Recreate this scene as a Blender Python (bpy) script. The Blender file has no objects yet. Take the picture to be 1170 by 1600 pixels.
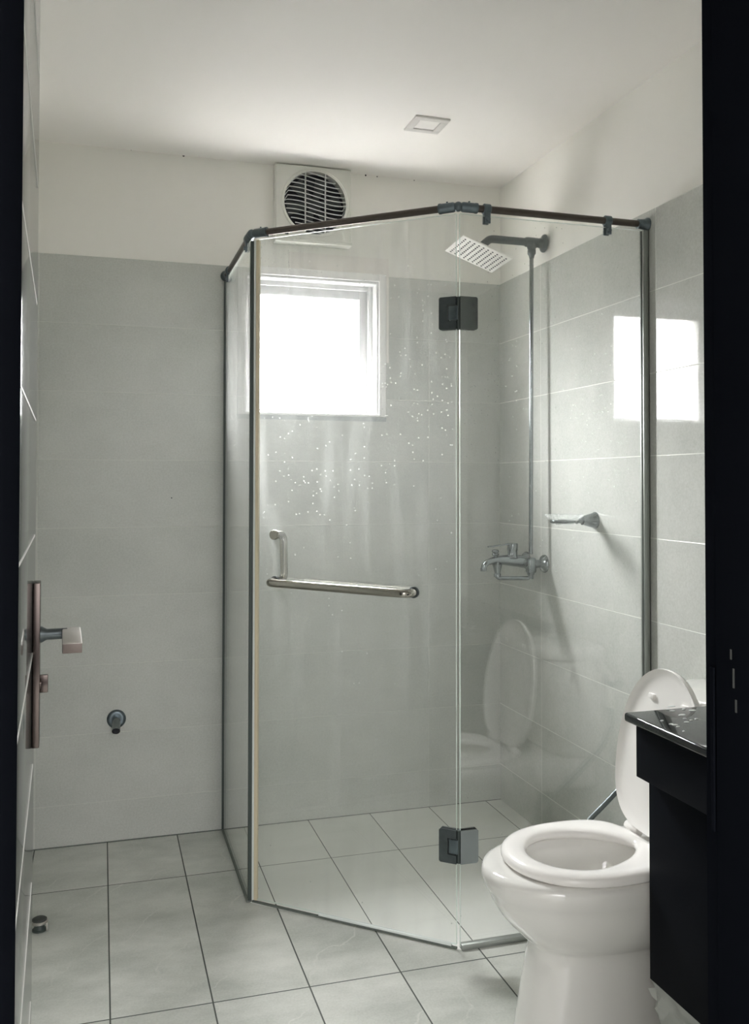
import bpy, bmesh, math, random
from math import pi, sin, cos, radians
from mathutils import Vector, Matrix

random.seed(7)
S = bpy.context.scene
COL = S.collection

# ------------------------------------------------------------------ camera
CAMH = 1.3162
YAW, PITCH, ROLL = 0.2927, 0.0209, 0.0012
FPX = 1415.27
Fv = Vector((sin(YAW) * cos(PITCH), cos(YAW) * cos(PITCH), sin(PITCH)))
r0 = Vector((cos(YAW), -sin(YAW), 0.0))
u0 = r0.cross(Fv)
Rv = cos(ROLL) * r0 + sin(ROLL) * u0
Uv = -sin(ROLL) * r0 + cos(ROLL) * u0
cd = bpy.data.cameras.new('camera')
cam = bpy.data.objects.new('camera', cd)
COL.objects.link(cam)
m = Matrix.Identity(4)
for i in range(3):
    m[i][0] = Rv[i]; m[i][1] = Uv[i]; m[i][2] = -Fv[i]
m[2][3] = CAMH
cam.matrix_world = m
cd.sensor_fit = 'VERTICAL'
cd.sensor_height = 36.0
cd.sensor_width = 36.0
cd.lens = FPX / 1600.0 * 36.0
cd.shift_y = -(800 - 724.63) / 1600.0
cd.clip_start = 0.02
S.camera = cam

# ------------------------------------------------------------------ world, light, exposure
SKY_WINDOW = 8.8       # overcast daylight beyond the window
GROUND = 0.18
ZENITH = 8.0
SKY_HALL = 0.56
EXPOSURE = 1.98
w = bpy.data.worlds.new('daylight'); S.world = w; w.use_nodes = True
nt = w.node_tree; nt.nodes.clear()
tc = nt.nodes.new('ShaderNodeTexCoord')
sx = nt.nodes.new('ShaderNodeSeparateXYZ')
mr = nt.nodes.new('ShaderNodeMapRange'); mr.interpolation_type = 'SMOOTHSTEP'
mr.inputs[1].default_value = -0.05; mr.inputs[2].default_value = 0.2
mr.inputs[3].default_value = SKY_HALL; mr.inputs[4].default_value = SKY_WINDOW
bg = nt.nodes.new('ShaderNodeBackground'); bg.inputs[0].default_value = (1.0, 0.975, 0.98, 1)
ow = nt.nodes.new('ShaderNodeOutputWorld')
nt.links.new(tc.outputs['Generated'], sx.inputs[0]); nt.links.new(sx.outputs[1], mr.inputs[0])
g1 = nt.nodes.new('ShaderNodeMapRange')          # ground below the horizon is darker than the sky
g1.inputs[1].default_value = -0.06; g1.inputs[2].default_value = 0.06
g1.inputs[3].default_value = GROUND; g1.inputs[4].default_value = 1.0
g2 = nt.nodes.new('ShaderNodeMapRange')          # overcast sky brightens toward the zenith
g2.inputs[1].default_value = 0.0; g2.inputs[2].default_value = 1.0
g2.inputs[3].default_value = 1.0; g2.inputs[4].default_value = ZENITH
nt.links.new(sx.outputs[2], g1.inputs[0]); nt.links.new(sx.outputs[2], g2.inputs[0])
m1 = nt.nodes.new('ShaderNodeMath'); m1.operation = 'MULTIPLY'
m2 = nt.nodes.new('ShaderNodeMath'); m2.operation = 'MULTIPLY'
nt.links.new(g1.outputs[0], m1.inputs[0]); nt.links.new(g2.outputs[0], m1.inputs[1])
nt.links.new(m1.outputs[0], m2.inputs[0]); nt.links.new(mr.outputs[0], m2.inputs[1])
nt.links.new(m2.outputs[0], bg.inputs[1]); nt.links.new(bg.outputs[0], ow.inputs[0])

YB, XR, XL, YF, ZC = 3.4807, 1.597, -0.26, 0.972, 2.5606   # back, right, left, door wall, ceiling
WX0, WX1, WZ0, WZ1 = 0.527, 1.066, 1.588, 2.126            # window opening


def portal(name, loc, sx_, sy_, d):
    l = bpy.data.lights.new(name, 'AREA'); l.shape = 'RECTANGLE'; l.size = sx_; l.size_y = sy_
    l.cycles.is_portal = True
    o = bpy.data.objects.new(name, l); COL.objects.link(o); o.location = loc
    o.rotation_euler = Vector(d).to_track_quat('-Z', 'Y').to_euler()
    return o


portal('window_portal', ((WX0 + WX1) / 2, YB + 0.22, (WZ0 + WZ1) / 2), 0.62, 0.62, (0, -1, 0))
portal('hallway_portal', (0.5, -1.55, 1.28), 2.9, 2.5, (0, 1, 0))

S.view_settings.view_transform = 'Standard'
S.view_settings.look = 'None'
S.view_settings.exposure = EXPOSURE
S.view_settings.gamma = 1.0
S.view_settings.use_curve_mapping = False
cy = S.cycles
cy.max_bounces = 16; cy.diffuse_bounces = 8; cy.glossy_bounces = 8
cy.transmission_bounces = 12; cy.transparent_max_bounces = 32
cy.use_denoising = True
cy.sample_clamp_indirect = 8.0
cy.caustics_reflective = False; cy.caustics_refractive = False


# ------------------------------------------------------------------ materials
def new_mat(name):
    m_ = bpy.data.materials.new(name); m_.use_nodes = True
    t = m_.node_tree; t.nodes.clear()
    o = t.nodes.new('ShaderNodeOutputMaterial')
    return m_, t, o


def N(t, kind, **kw):
    n = t.nodes.new(kind)
    for k, v in kw.items():
        setattr(n, k, v)
    return n


def math_(t, op, a, b=None, c=None):
    n = t.nodes.new('ShaderNodeMath'); n.operation = op
    for i, v in enumerate((a, b, c)):
        if v is None: continue
        if isinstance(v, (int, float)): n.inputs[i].default_value = v
        else: t.links.new(v, n.inputs[i])
    return n.outputs[0]


def principled(name, col, rough=0.5, metal=0.0, spec=0.5, noise=0.0, nscale=20.0, bump=0.0, bscale=60.0,
               coat=0.0, rough_noise=0.0):
    m_, t, o = new_mat(name)
    b = N(t, 'ShaderNodeBsdfPrincipled')
    b.inputs['Base Color'].default_value = (*col, 1)
    b.inputs['Roughness'].default_value = rough
    b.inputs['Metallic'].default_value = metal
    b.inputs['Specular IOR Level'].default_value = spec
    b.inputs['Coat Weight'].default_value = coat
    b.inputs['Coat Roughness'].default_value = 0.05
    t.links.new(b.outputs[0], o.inputs[0])
    geo = N(t, 'ShaderNodeNewGeometry')
    nz = N(t, 'ShaderNodeTexNoise'); nz.inputs['Scale'].default_value = nscale; nz.inputs['Detail'].default_value = 5
    t.links.new(geo.outputs['Position'], nz.inputs['Vector'])
    if noise:
        mx = N(t, 'ShaderNodeMix', data_type='RGBA')
        mx.inputs[6].default_value = (*[c * (1 - noise) for c in col], 1)
        mx.inputs[7].default_value = (*[min(1, c * (1 + noise)) for c in col], 1)
        t.links.new(nz.outputs[0], mx.inputs[0]); t.links.new(mx.outputs[2], b.inputs['Base Color'])
    if rough_noise:
        r = N(t, 'ShaderNodeMapRange')
        r.inputs[1].default_value = 0.3; r.inputs[2].default_value = 0.7
        r.inputs[3].default_value = max(0.0, rough - rough_noise); r.inputs[4].default_value = rough + rough_noise
        t.links.new(nz.outputs[0], r.inputs[0]); t.links.new(r.outputs[0], b.inputs['Roughness'])
    if bump:
        nb = N(t, 'ShaderNodeTexNoise'); nb.inputs['Scale'].default_value = bscale
        t.links.new(geo.outputs['Position'], nb.inputs['Vector'])
        bp = N(t, 'ShaderNodeBump'); bp.inputs['Strength'].default_value = bump
        bp.inputs['Distance'].default_value = 0.002
        t.links.new(nb.outputs[0], bp.inputs['Height']); t.links.new(bp.outputs[0], b.inputs['Normal'])
    return m_


def tile_mat(name, axis, u_off, u_size, v_off, v_size, col_a, col_b, grout, gw, rough, vein, vaxis='Z', spec=0.5, grout_mix=1.0):
    """stone look porcelain; joints drawn on world position"""
    m_, t, o = new_mat(name)
    b = N(t, 'ShaderNodeBsdfPrincipled'); t.links.new(b.outputs[0], o.inputs[0])
    geo = N(t, 'ShaderNodeNewGeometry'); sp = N(t, 'ShaderNodeSeparateXYZ')
    t.links.new(geo.outputs['Position'], sp.inputs[0])
    U = sp.outputs['XYZ'.index(axis)]; V = sp.outputs['XYZ'.index(vaxis)]
    un = math_(t, 'DIVIDE', math_(t, 'SUBTRACT', U, u_off), u_size)
    vn = math_(t, 'DIVIDE', math_(t, 'SUBTRACT', V, v_off), v_size)
    fu = math_(t, 'FRACT', un); fv = math_(t, 'FRACT', vn)
    du = math_(t, 'MULTIPLY', math_(t, 'MINIMUM', fu, math_(t, 'SUBTRACT', 1.0, fu)), u_size)
    dv = math_(t, 'MULTIPLY', math_(t, 'MINIMUM', fv, math_(t, 'SUBTRACT', 1.0, fv)), v_size)
    d = math_(t, 'MINIMUM', du, dv)
    gm = N(t, 'ShaderNodeMapRange'); gm.inputs[1].default_value = gw * 0.6; gm.inputs[2].default_value = gw
    gm.inputs[3].default_value = 1.0; gm.inputs[4].default_value = 0.0
    t.links.new(d, gm.inputs[0])
    # per tile random shift of the stone figure
    cmb = N(t, 'ShaderNodeCombineXYZ')
    t.links.new(math_(t, 'FLOOR', un), cmb.inputs[0]); t.links.new(math_(t, 'FLOOR', vn), cmb.inputs[1])
    wn = N(t, 'ShaderNodeTexWhiteNoise', noise_dimensions='3D'); t.links.new(cmb.outputs[0], wn.inputs[0])
    sc = N(t, 'ShaderNodeVectorMath', operation='SCALE'); sc.inputs[3].default_value = 0.6
    t.links.new(wn.outputs['Color'], sc.inputs[0])
    ad = N(t, 'ShaderNodeVectorMath', operation='ADD')
    t.links.new(geo.outputs['Position'], ad.inputs[0]); t.links.new(sc.outputs[0], ad.inputs[1])
    mp = N(t, 'ShaderNodeMapping', vector_type='POINT')
    mp.inputs['Rotation'].default_value = (radians(40), radians(35), radians(38)) if vaxis == 'Z' else (0, 0, radians(40))
    mp.inputs['Scale'].default_value = (1.0, 1.8, 1.4)
    t.links.new(ad.outputs[0], mp.inputs[0])
    n1 = N(t, 'ShaderNodeTexNoise'); n1.inputs['Scale'].default_value = 3.4; n1.inputs['Detail'].default_value = 8
    n1.inputs['Roughness'].default_value = 0.6
    t.links.new(mp.outputs[0], n1.inputs['Vector'])
    mx = N(t, 'ShaderNodeMix', data_type='RGBA'); mx.inputs[6].default_value = (*col_a, 1); mx.inputs[7].default_value = (*col_b, 1)
    r1 = N(t, 'ShaderNodeMapRange'); r1.inputs[1].default_value = 0.3; r1.inputs[2].default_value = 0.7
    t.links.new(n1.outputs[0], r1.inputs[0]); t.links.new(r1.outputs[0], mx.inputs[0])
    # thin pale veins
    n2 = N(t, 'ShaderNodeTexNoise'); n2.inputs['Scale'].default_value = 4.0; n2.inputs['Detail'].default_value = 5
    t.links.new(ad.outputs[0], n2.inputs['Vector'])
    sa = N(t, 'ShaderNodeSeparateXYZ'); t.links.new(ad.outputs[0], sa.inputs[0])
    qa = math_(t, 'SUBTRACT', math_(t, 'MULTIPLY', sa.outputs['XYZ'.index(axis)], 0.80), math_(t, 'MULTIPLY', sa.outputs['XYZ'.index(vaxis)], 0.62))
    q = math_(t, 'ADD', math_(t, 'MULTIPLY', qa, 4.6), math_(t, 'MULTIPLY', n2.outputs[0], 1.1))
    vd = math_(t, 'MULTIPLY', math_(t, 'ABSOLUTE', math_(t, 'SUBTRACT', math_(t, 'FRACT', q), 0.5)), 0.5)
    vr = N(t, 'ShaderNodeMapRange'); vr.inputs[1].default_value = 0.0; vr.inputs[2].default_value = 0.010
    vr.inputs[3].default_value = vein; vr.inputs[4].default_value = 0.0
    t.links.new(vd, vr.inputs[0])
    n3 = N(t, 'ShaderNodeTexNoise'); n3.inputs['Scale'].default_value = 5.0
    t.links.new(geo.outputs['Position'], n3.inputs['Vector'])
    n3r = N(t, 'ShaderNodeMapRange'); n3r.inputs[1].default_value = 0.42; n3r.inputs[2].default_value = 0.58
    t.links.new(n3.outputs[0], n3r.inputs[0])
    vf = math_(t, 'MULTIPLY', vr.outputs[0], n3r.outputs[0])
    mv = N(t, 'ShaderNodeMix', data_type='RGBA'); mv.inputs[7].default_value = (0.62, 0.62, 0.58, 1)
    t.links.new(vf, mv.inputs[0]); t.links.new(mx.outputs[2], mv.inputs[6])
    # fine speckle
    n4 = N(t, 'ShaderNodeTexNoise'); n4.inputs['Scale'].default_value = 160; n4.inputs['Detail'].default_value = 3
    t.links.new(geo.outputs['Position'], n4.inputs['Vector'])
    ms = N(t, 'ShaderNodeMix', data_type='RGBA', blend_type='OVERLAY'); ms.inputs[0].default_value = 0.18
    t.links.new(mv.outputs[2], ms.inputs[6]); t.links.new(n4.outputs[0], ms.inputs[7])
    mg = N(t, 'ShaderNodeMix', data_type='RGBA'); mg.inputs[7].default_value = (*grout, 1)
    t.links.new(math_(t, 'MULTIPLY', gm.outputs[0], grout_mix), mg.inputs[0]); t.links.new(ms.outputs[2], mg.inputs[6])
    t.links.new(mg.outputs[2], b.inputs['Base Color'])
    rr = N(t, 'ShaderNodeMapRange'); rr.inputs[3].default_value = rough; rr.inputs[4].default_value = 0.6
    t.links.new(gm.outputs[0], rr.inputs[0]); t.links.new(rr.outputs[0], b.inputs['Roughness'])
    b.inputs['Specular IOR Level'].default_value = spec
    bp = N(t, 'ShaderNodeBump'); bp.inputs['Strength'].default_value = 0.5; bp.inputs['Distance'].default_value = 0.001
    nb = N(t, 'ShaderNodeTexNoise'); nb.inputs['Scale'].default_value = 55; nb.inputs['Detail'].default_value = 2
    t.links.new(geo.outputs['Position'], nb.inputs['Vector'])
    hh = math_(t, 'SUBTRACT', math_(t, 'MULTIPLY', nb.outputs[0], 0.03), gm.outputs[0])
    t.links.new(hh, bp.inputs['Height']); t.links.new(bp.outputs[0], b.inputs['Normal'])
    return m_


def plaster_mat(name, col, stain):
    m_, t, o = new_mat(name)
    b = N(t, 'ShaderNodeBsdfPrincipled'); t.links.new(b.outputs[0], o.inputs[0])
    b.inputs['Roughness'].default_value = 0.75; b.inputs['Specular IOR Level'].default_value = 0.3
    geo = N(t, 'ShaderNodeNewGeometry')
    n1 = N(t, 'ShaderNodeTexNoise'); n1.inputs['Scale'].default_value = 1.6; n1.inputs['Detail'].default_value = 6
    t.links.new(geo.outputs['Position'], n1.inputs['Vector'])
    mx = N(t, 'ShaderNodeMix', data_type='RGBA'); mx.inputs[6].default_value = (*col, 1); mx.inputs[7].default_value = (*stain, 1)
    t.links.new(n1.outputs[0], mx.inputs[0]); t.links.new(mx.outputs[2], b.inputs['Base Color'])
    nb = N(t, 'ShaderNodeTexNoise'); nb.inputs['Scale'].default_value = 35; nb.inputs['Detail'].default_value = 4
    t.links.new(geo.outputs['Position'], nb.inputs['Vector'])
    bp = N(t, 'ShaderNodeBump'); bp.inputs['Strength'].default_value = 0.12; bp.inputs['Distance'].default_value = 0.003
    t.links.new(nb.outputs[0], bp.inputs['Height']); t.links.new(bp.outputs[0], b.inputs['Normal'])
    return m_


def glass_mat(name, tint, dirt=0.0, haze=0.0):
    """thin clear pane: see-through with a Schlick mirror reflection and a film of dried water"""
    m_, t, o = new_mat(name)
    tr = N(t, 'ShaderNodeBsdfTransparent'); tr.inputs[0].default_value = (*tint, 1)
    gl = N(t, 'ShaderNodeBsdfGlossy'); gl.inputs['Roughness'].default_value = 0.0
    gl.inputs[0].default_value = (1, 1, 1, 1)
    lw = N(t, 'ShaderNodeLayerWeight'); lw.inputs[0].default_value = 0.5
    p5 = math_(t, 'POWER', lw.outputs['Facing'], 5.0)
    fr = math_(t, 'ADD', math_(t, 'MULTIPLY', p5, 0.95), 0.055)
    mx = N(t, 'ShaderNodeMixShader')
    t.links.new(fr, mx.inputs[0]); t.links.new(tr.outputs[0], mx.inputs[1]); t.links.new(gl.outputs[0], mx.inputs[2])
    last = mx.outputs[0]
    if dirt or haze:
        geo = N(t, 'ShaderNodeNewGeometry')
        vo = N(t, 'ShaderNodeTexVoronoi'); vo.inputs['Scale'].default_value = 92
        t.links.new(geo.outputs['Position'], vo.inputs['Vector'])
        dot = N(t, 'ShaderNodeMapRange'); dot.inputs[1].default_value = 0.07; dot.inputs[2].default_value = 0.18
        dot.inputs[3].default_value = 1.0; dot.inputs[4].default_value = 0.0
        t.links.new(vo.outputs['Distance'], dot.inputs[0])
        # only some cells hold a drop
        sel = N(t, 'ShaderNodeSeparateColor'); t.links.new(vo.outputs['Color'], sel.inputs[0])
        nz = N(t, 'ShaderNodeTexNoise'); nz.inputs['Scale'].default_value = 2.6; nz.inputs['Detail'].default_value = 4
        t.links.new(geo.outputs['Position'], nz.inputs['Vector'])
        sp = N(t, 'ShaderNodeSeparateXYZ'); t.links.new(geo.outputs['Position'], sp.inputs[0])
        zr = N(t, 'ShaderNodeMapRange', interpolation_type='SMOOTHSTEP'); zr.inputs[1].default_value = 0.95; zr.inputs[2].default_value = 1.6
        t.links.new(sp.outputs[2], zr.inputs[0])
        th = N(t, 'ShaderNodeMapRange'); th.inputs[1].default_value = 0.42; th.inputs[2].default_value = 0.68
        th.inputs[3].default_value = 0.0; th.inputs[4].default_value = 0.5
        t.links.new(nz.outputs[0], th.inputs[0])
        cut = math_(t, 'LESS_THAN', sel.outputs[0], math_(t, 'ADD', math_(t, 'MULTIPLY', th.outputs[0], zr.outputs[0]), 0.012))
        drops = math_(t, 'MULTIPLY', math_(t, 'MULTIPLY', dot.outputs[0], cut), dirt)
        # vertical runs of dried water
        mp = N(t, 'ShaderNodeMapping'); mp.inputs['Scale'].default_value = (17, 17, 2.2)
        t.links.new(geo.outputs['Position'], mp.inputs[0])
        ns = N(t, 'ShaderNodeTexNoise'); ns.inputs['Scale'].default_value = 1.0; ns.inputs['Detail'].default_value = 6
        ns.inputs['Distortion'].default_value = 0.3
        t.links.new(mp.outputs[0], ns.inputs['Vector'])
        st = N(t, 'ShaderNodeMapRange'); st.inputs[1].default_value = 0.5; st.inputs[2].default_value = 0.8
        st.inputs[3].default_value = 0.6; st.inputs[4].default_value = 1.7
        t.links.new(ns.outputs[0], st.inputs[0])
        zz = math_(t, 'ADD', math_(t, 'MULTIPLY', zr.outputs[0], 1.0), 0.7)
        film = math_(t, 'MULTIPLY', math_(t, 'MULTIPLY', st.outputs[0], zz), haze)
        k = math_(t, 'MINIMUM', math_(t, 'ADD', drops, film), 0.9)
        df = N(t, 'ShaderNodeBsdfDiffuse'); df.inputs[0].default_value = (0.9, 0.92, 0.9, 1)
        tl = N(t, 'ShaderNodeBsdfTranslucent'); tl.inputs[0].default_value = (0.9, 0.92, 0.9, 1)
        dm = N(t, 'ShaderNodeMixShader'); dm.inputs[0].default_value = 0.6
        t.links.new(df.outputs[0], dm.inputs[1]); t.links.new(tl.outputs[0], dm.inputs[2])
        fx = N(t, 'ShaderNodeMixShader')
        t.links.new(k, fx.inputs[0]); t.links.new(last, fx.inputs[1]); t.links.new(dm.outputs[0], fx.inputs[2])
        last = fx.outputs[0]
    t.links.new(last, o.inputs[0])
    return m_


H0 = 0.1493
WALL_A, WALL_B = (0.50, 0.515, 0.485), (0.57, 0.58, 0.55)
M = {}
M['tile_back'] = tile_mat('grey_wall_tile_back', 'X', 1.28, 0.75, H0, 0.25, WALL_A, WALL_B, (0.66, 0.67, 0.62), 0.0016, 0.32, 0.06, grout_mix=0.6)
M['tile_right'] = tile_mat('grey_wall_tile_right', 'Y', 2.36, 0.75, H0, 0.25, WALL_A, WALL_B, (0.74, 0.75, 0.7), 0.0016, 0.035, 0.06, grout_mix=0.8)
M['tile_floor'] = tile_mat('grey_floor_tile', 'X', 0.0302, 0.25, YB - 0.3708, 0.7706, (0.40, 0.42, 0.385), (0.66, 0.665, 0.625), (0.05, 0.06, 0.05), 0.0025, 0.3, 0.85, vaxis='Y')
M['tile_shower'] = tile_mat('brightened_floor_tile', 'X', 0.0302, 0.25, YB - 0.3708, 0.7706, (0.78, 0.785, 0.745), (0.84, 0.845, 0.81), (0.08, 0.09, 0.08), 0.0020, 0.35, 0.1, vaxis='Y')  # paler copy of the floor tile; shower brightness put into its colour
M['plaster'] = plaster_mat('cream_plaster', (0.88, 0.865, 0.825), (0.82, 0.815, 0.775))
M['patch'] = plaster_mat('pinkish_plaster', (0.83, 0.79, 0.76), (0.78, 0.75, 0.72))
M['ceiling'] = plaster_mat('white_ceiling_paint', (0.90, 0.875, 0.85), (0.87, 0.85, 0.82))
M['upvc'] = principled('white_window_frame', (0.66, 0.66, 0.665), 0.35)
M['casing'] = principled('white_painted_casing', (0.92, 0.91, 0.91), 0.35)
M['white_plastic'] = principled('aged_white_plastic', (0.72, 0.72, 0.67), 0.45, noise=0.04)
M['grey_plastic'] = principled('pale_grey_slats', (0.60, 0.61, 0.60), 0.4)
M['ceramic'] = principled('white_ceramic', (0.77, 0.76, 0.735), 0.06, coat=0.5)
M['seat'] = principled('white_seat_plastic', (0.88, 0.86, 0.84), 0.15)
M['black'] = principled('black_lacquer', (0.0055, 0.0065, 0.009), 0.45, spec=0.02)
M['jamb'] = principled('black_frame_paint', (0.006, 0.007, 0.010), 0.6, spec=0.0)
M['granite'] = principled('black_granite', (0.012, 0.014, 0.016), 0.04, noise=0.5, nscale=300)
M['chrome'] = principled('worn_chrome', (0.24, 0.265, 0.27), 0.14, 1.0, rough_noise=0.06, nscale=40)
M['dull'] = principled('dull_grey_metal', (0.09, 0.105, 0.11), 0.38, 0.8, noise=0.3, nscale=60, bump=0.2)
M['rail'] = principled('brown_anodised_tube', (0.10, 0.085, 0.075), 0.3, 0.8, noise=0.15, nscale=30)
M['fitting'] = principled('slate_grey_fitting', (0.13, 0.16, 0.175), 0.3, 0.8, noise=0.25, nscale=50)
M['steel'] = principled('satin_stainless', (0.36, 0.345, 0.305), 0.16, 1.0)
M['bronze'] = principled('brown_bronze_plate', (0.085, 0.070, 0.064), 0.25, 1.0)
M['brown'] = principled('brown_metal_end', (0.16, 0.13, 0.115), 0.5, 0.3)
M['nickel'] = principled('brushed_nickel', (0.55, 0.52, 0.49), 0.4, 1.0)
M['alu'] = principled('grey_aluminium_channel', (0.34, 0.36, 0.34), 0.35, 0.7)
M['dark_seal'] = principled('dark_rubber_seal', (0.05, 0.065, 0.06), 0.5)
M['clear_seal'] = principled('milky_white_seal', (0.78, 0.82, 0.80), 0.25)
M['cream_seal'] = principled('yellowed_cream_seal', (0.66, 0.58, 0.42), 0.35)
M['silicone'] = principled('mouldy_silicone', (0.12, 0.135, 0.12), 0.5, noise=0.4, nscale=80)
M['nozzle'] = principled('grey_rubber_nozzle', (0.05, 0.055, 0.055), 0.5)
M['head'] = principled('shower_head_plate', (0.9, 0.88, 0.84), 0.3, 0.0)
M['dark'] = principled('dark_duct', (0.02, 0.022, 0.03), 0.6)
M['blade'] = principled('dark_grey_blade', (0.10, 0.11, 0.115), 0.45)
M['grey_strip'] = principled('grey_strip', (0.30, 0.33, 0.33), 0.5, noise=0.3, nscale=60)  # mottled grey, darker than the tile, for the strip below the window
M['rubber'] = principled('dark_rubber', (0.05, 0.055, 0.05), 0.6)
M['hose'] = principled('dark_braided_hose', (0.13, 0.15, 0.15), 0.35, 0.8)
M['diffuser'] = principled('unlit_opal_diffuser', (0.84, 0.82, 0.80), 0.4)
M['lightframe'] = principled('pale_grey_lamp_frame', (0.66, 0.64, 0.62), 0.35)
M['door'] = principled('black_gloss_door_paint', (0.03, 0.035, 0.035), 0.10, spec=0.6, bump=0.05, bscale=12)
M['groove'] = principled('door_groove_highlight', (0.75, 0.75, 0.72), 0.3)  # highlight along the door grooves put into a pale colour
M['glass'] = glass_mat('shower_glass', (0.978, 0.986, 0.980), dirt=0.85, haze=0.055)
M['glass_clear'] = glass_mat('clean_shower_glass', (0.978, 0.986, 0.980), dirt=0.35, haze=0.013)
M['window_glass'] = glass_mat('window_glass', (0.98, 0.99, 0.99))
M['glass_edge'] = principled('pale_green_glass_edge', (0.78, 0.86, 0.81), 0.15)
M['dishglass'] = glass_mat('soap_dish_glass', (0.97, 0.98, 0.98), haze=0.35)
M['water'] = principled('white_glint_drop', (0.8, 0.82, 0.82), 0.03)  # window glint on the droplets put into a white base colour
M['scratch'] = principled('grey_paint_scratch', (0.07, 0.072, 0.07), 0.5)


def bag_mat():
    m_, t, o = new_mat('translucent_plastic_bag')
    tr = N(t, 'ShaderNodeBsdfTransparent')
    b = N(t, 'ShaderNodeBsdfPrincipled'); b.inputs['Base Color'].default_value = (0.78, 0.80, 0.77, 1)
    b.inputs['Roughness'].default_value = 0.25
    mx = N(t, 'ShaderNodeMixShader'); mx.inputs[0].default_value = 0.96
    t.links.new(tr.outputs[0], mx.inputs[1]); t.links.new(b.outputs[0], mx.inputs[2]); t.links.new(mx.outputs[0], o.inputs[0])
    return m_


M['bag'] = bag_mat()


# ------------------------------------------------------------------ mesh helpers (all in world coordinates)
def add_box(bm, x0, x1, y0, y1, z0, z1, bevel=0.0, seg=2):
    vs = [bm.verts.new((x, y, z)) for x in (x0, x1) for y in (y0, y1) for z in (z0, z1)]
    idx = [(0, 1, 3, 2), (4, 6, 7, 5), (0, 4, 5, 1), (2, 3, 7, 6), (0, 2, 6, 4), (1, 5, 7, 3)]
    fs = [bm.faces.new([vs[i] for i in f]) for f in idx]
    if bevel:
        es = list({e for f in fs for e in f.edges})
        bmesh.ops.bevel(bm, geom=es, offset=bevel, segments=seg, profile=0.5, affect='EDGES')
    return vs


def box(x0, x1, y0, y1, z0, z1, bevel=0.0, seg=2):
    bm = bmesh.new(); add_box(bm, x0, x1, y0, y1, z0, z1, bevel, seg); return bm


def add_obox(bm, c, ax, ay, az, sx_, sy_, sz_, bevel=0.0):
    """box with centre c and unit axes"""
    t = bmesh.new(); add_box(t, -sx_ / 2, sx_ / 2, -sy_ / 2, sy_ / 2, -sz_ / 2, sz_ / 2, bevel)
    merge(bm, t, Vector(c), ax, ay, az)


def merge(bm, t, c, ax, ay, az):
    mp = {}
    for v in t.verts:
        mp[v] = bm.verts.new(c + ax * v.co.x + ay * v.co.y + az * v.co.z)
    for f in t.faces:
        nf = bm.faces.new([mp[v] for v in f.verts]); nf.material_index = f.material_index
    t.free()


def fillet(pts, r, n=8):
    pts = [Vector(p) for p in pts]
    if not isinstance(r, (list, tuple)): r = [r] * (len(pts) - 2)
    out = [pts[0]]
    for i in range(1, len(pts) - 1):
        p = pts[i]; a = (pts[i - 1] - p); b = (pts[i + 1] - p)
        la, lb = a.length, b.length; a.normalize(); b.normalize()
        ang = a.angle(b); d = min(r[i - 1] / math.tan(ang / 2), la * 0.49, lb * 0.49); rr = d * math.tan(ang / 2)
        c = p + (a + b).normalized() * (rr / sin(ang / 2))
        s = p + a * d - c; e = p + b * d - c
        for k in range(n + 1):
            f = k / n
            tot = s.angle(e)
            if tot < 1e-4: out.append(c + s); continue
            out.append(c + (s * sin((1 - f) * tot) + e * sin(f * tot)) / sin(tot))
    out.append(pts[-1])
    return out


def add_tube(bm, path, r, n=20, cap=True):
    path = [Vector(p) for p in path]
    rad = r if isinstance(r, (list, tuple)) else [r] * len(path)
    t = (path[1] - path[0]).normalized()
    up = Vector((0, 0, 1)) if abs(t.z) < 0.9 else Vector((1, 0, 0))
    u = t.cross(up).normalized(); rings = []
    for i, p in enumerate(path):
        if i == 0: tt = path[1] - path[0]
        elif i == len(path) - 1: tt = path[-1] - path[-2]
        else: tt = (path[i + 1] - p).normalized() + (p - path[i - 1]).normalized()
        tt.normalize()
        u = (u - tt * u.dot(tt)).normalized(); v = tt.cross(u)
        rings.append([bm.verts.new(p + (u * cos(2 * pi * k / n) + v * sin(2 * pi * k / n)) * rad[i]) for k in range(n)])
    for a, b in zip(rings, rings[1:]):
        for k in range(n):
            bm.faces.new((a[k], a[(k + 1) % n], b[(k + 1) % n], b[k]))
    if cap:
        bm.faces.new(rings[0][::-1]); bm.faces.new(rings[-1])


def tube(path, r, n=20):
    bm = bmesh.new(); add_tube(bm, path, r, n); return bm


def add_lathe(bm, base, axis, prof, n=32, squash=None):
    """prof: list of (distance along axis, radius)"""
    base = Vector(base); a = Vector(axis).normalized()
    up = Vector((0, 0, 1)) if abs(a.z) < 0.9 else Vector((1, 0, 0))
    u = a.cross(up).normalized(); v = a.cross(u)
    rings = []
    for d, r in prof:
        if r < 1e-6: rings.append([bm.verts.new(base + a * d)])
        else: rings.append([bm.verts.new(base + a * d + (u * cos(2 * pi * k / n) + v * sin(2 * pi * k / n)) * r) for k in range(n)])
    for p, q in zip(rings, rings[1:]):
        for k in range(n):
            k2 = (k + 1) % n
            if len(p) == 1 and len(q) == 1: continue
            if len(p) == 1: bm.faces.new((p[0], q[k2], q[k]))
            elif len(q) == 1: bm.faces.new((p[k], p[k2], q[0]))
            else: bm.faces.new((p[k], p[k2], q[k2], q[k]))
    if len(rings[0]) > 1: bm.faces.new(rings[0][::-1])
    if len(rings[-1]) > 1: bm.faces.new(rings[-1])


def lathe(base, axis, prof, n=32):
    bm = bmesh.new(); add_lathe(bm, base, axis, prof, n); return bm


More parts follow.
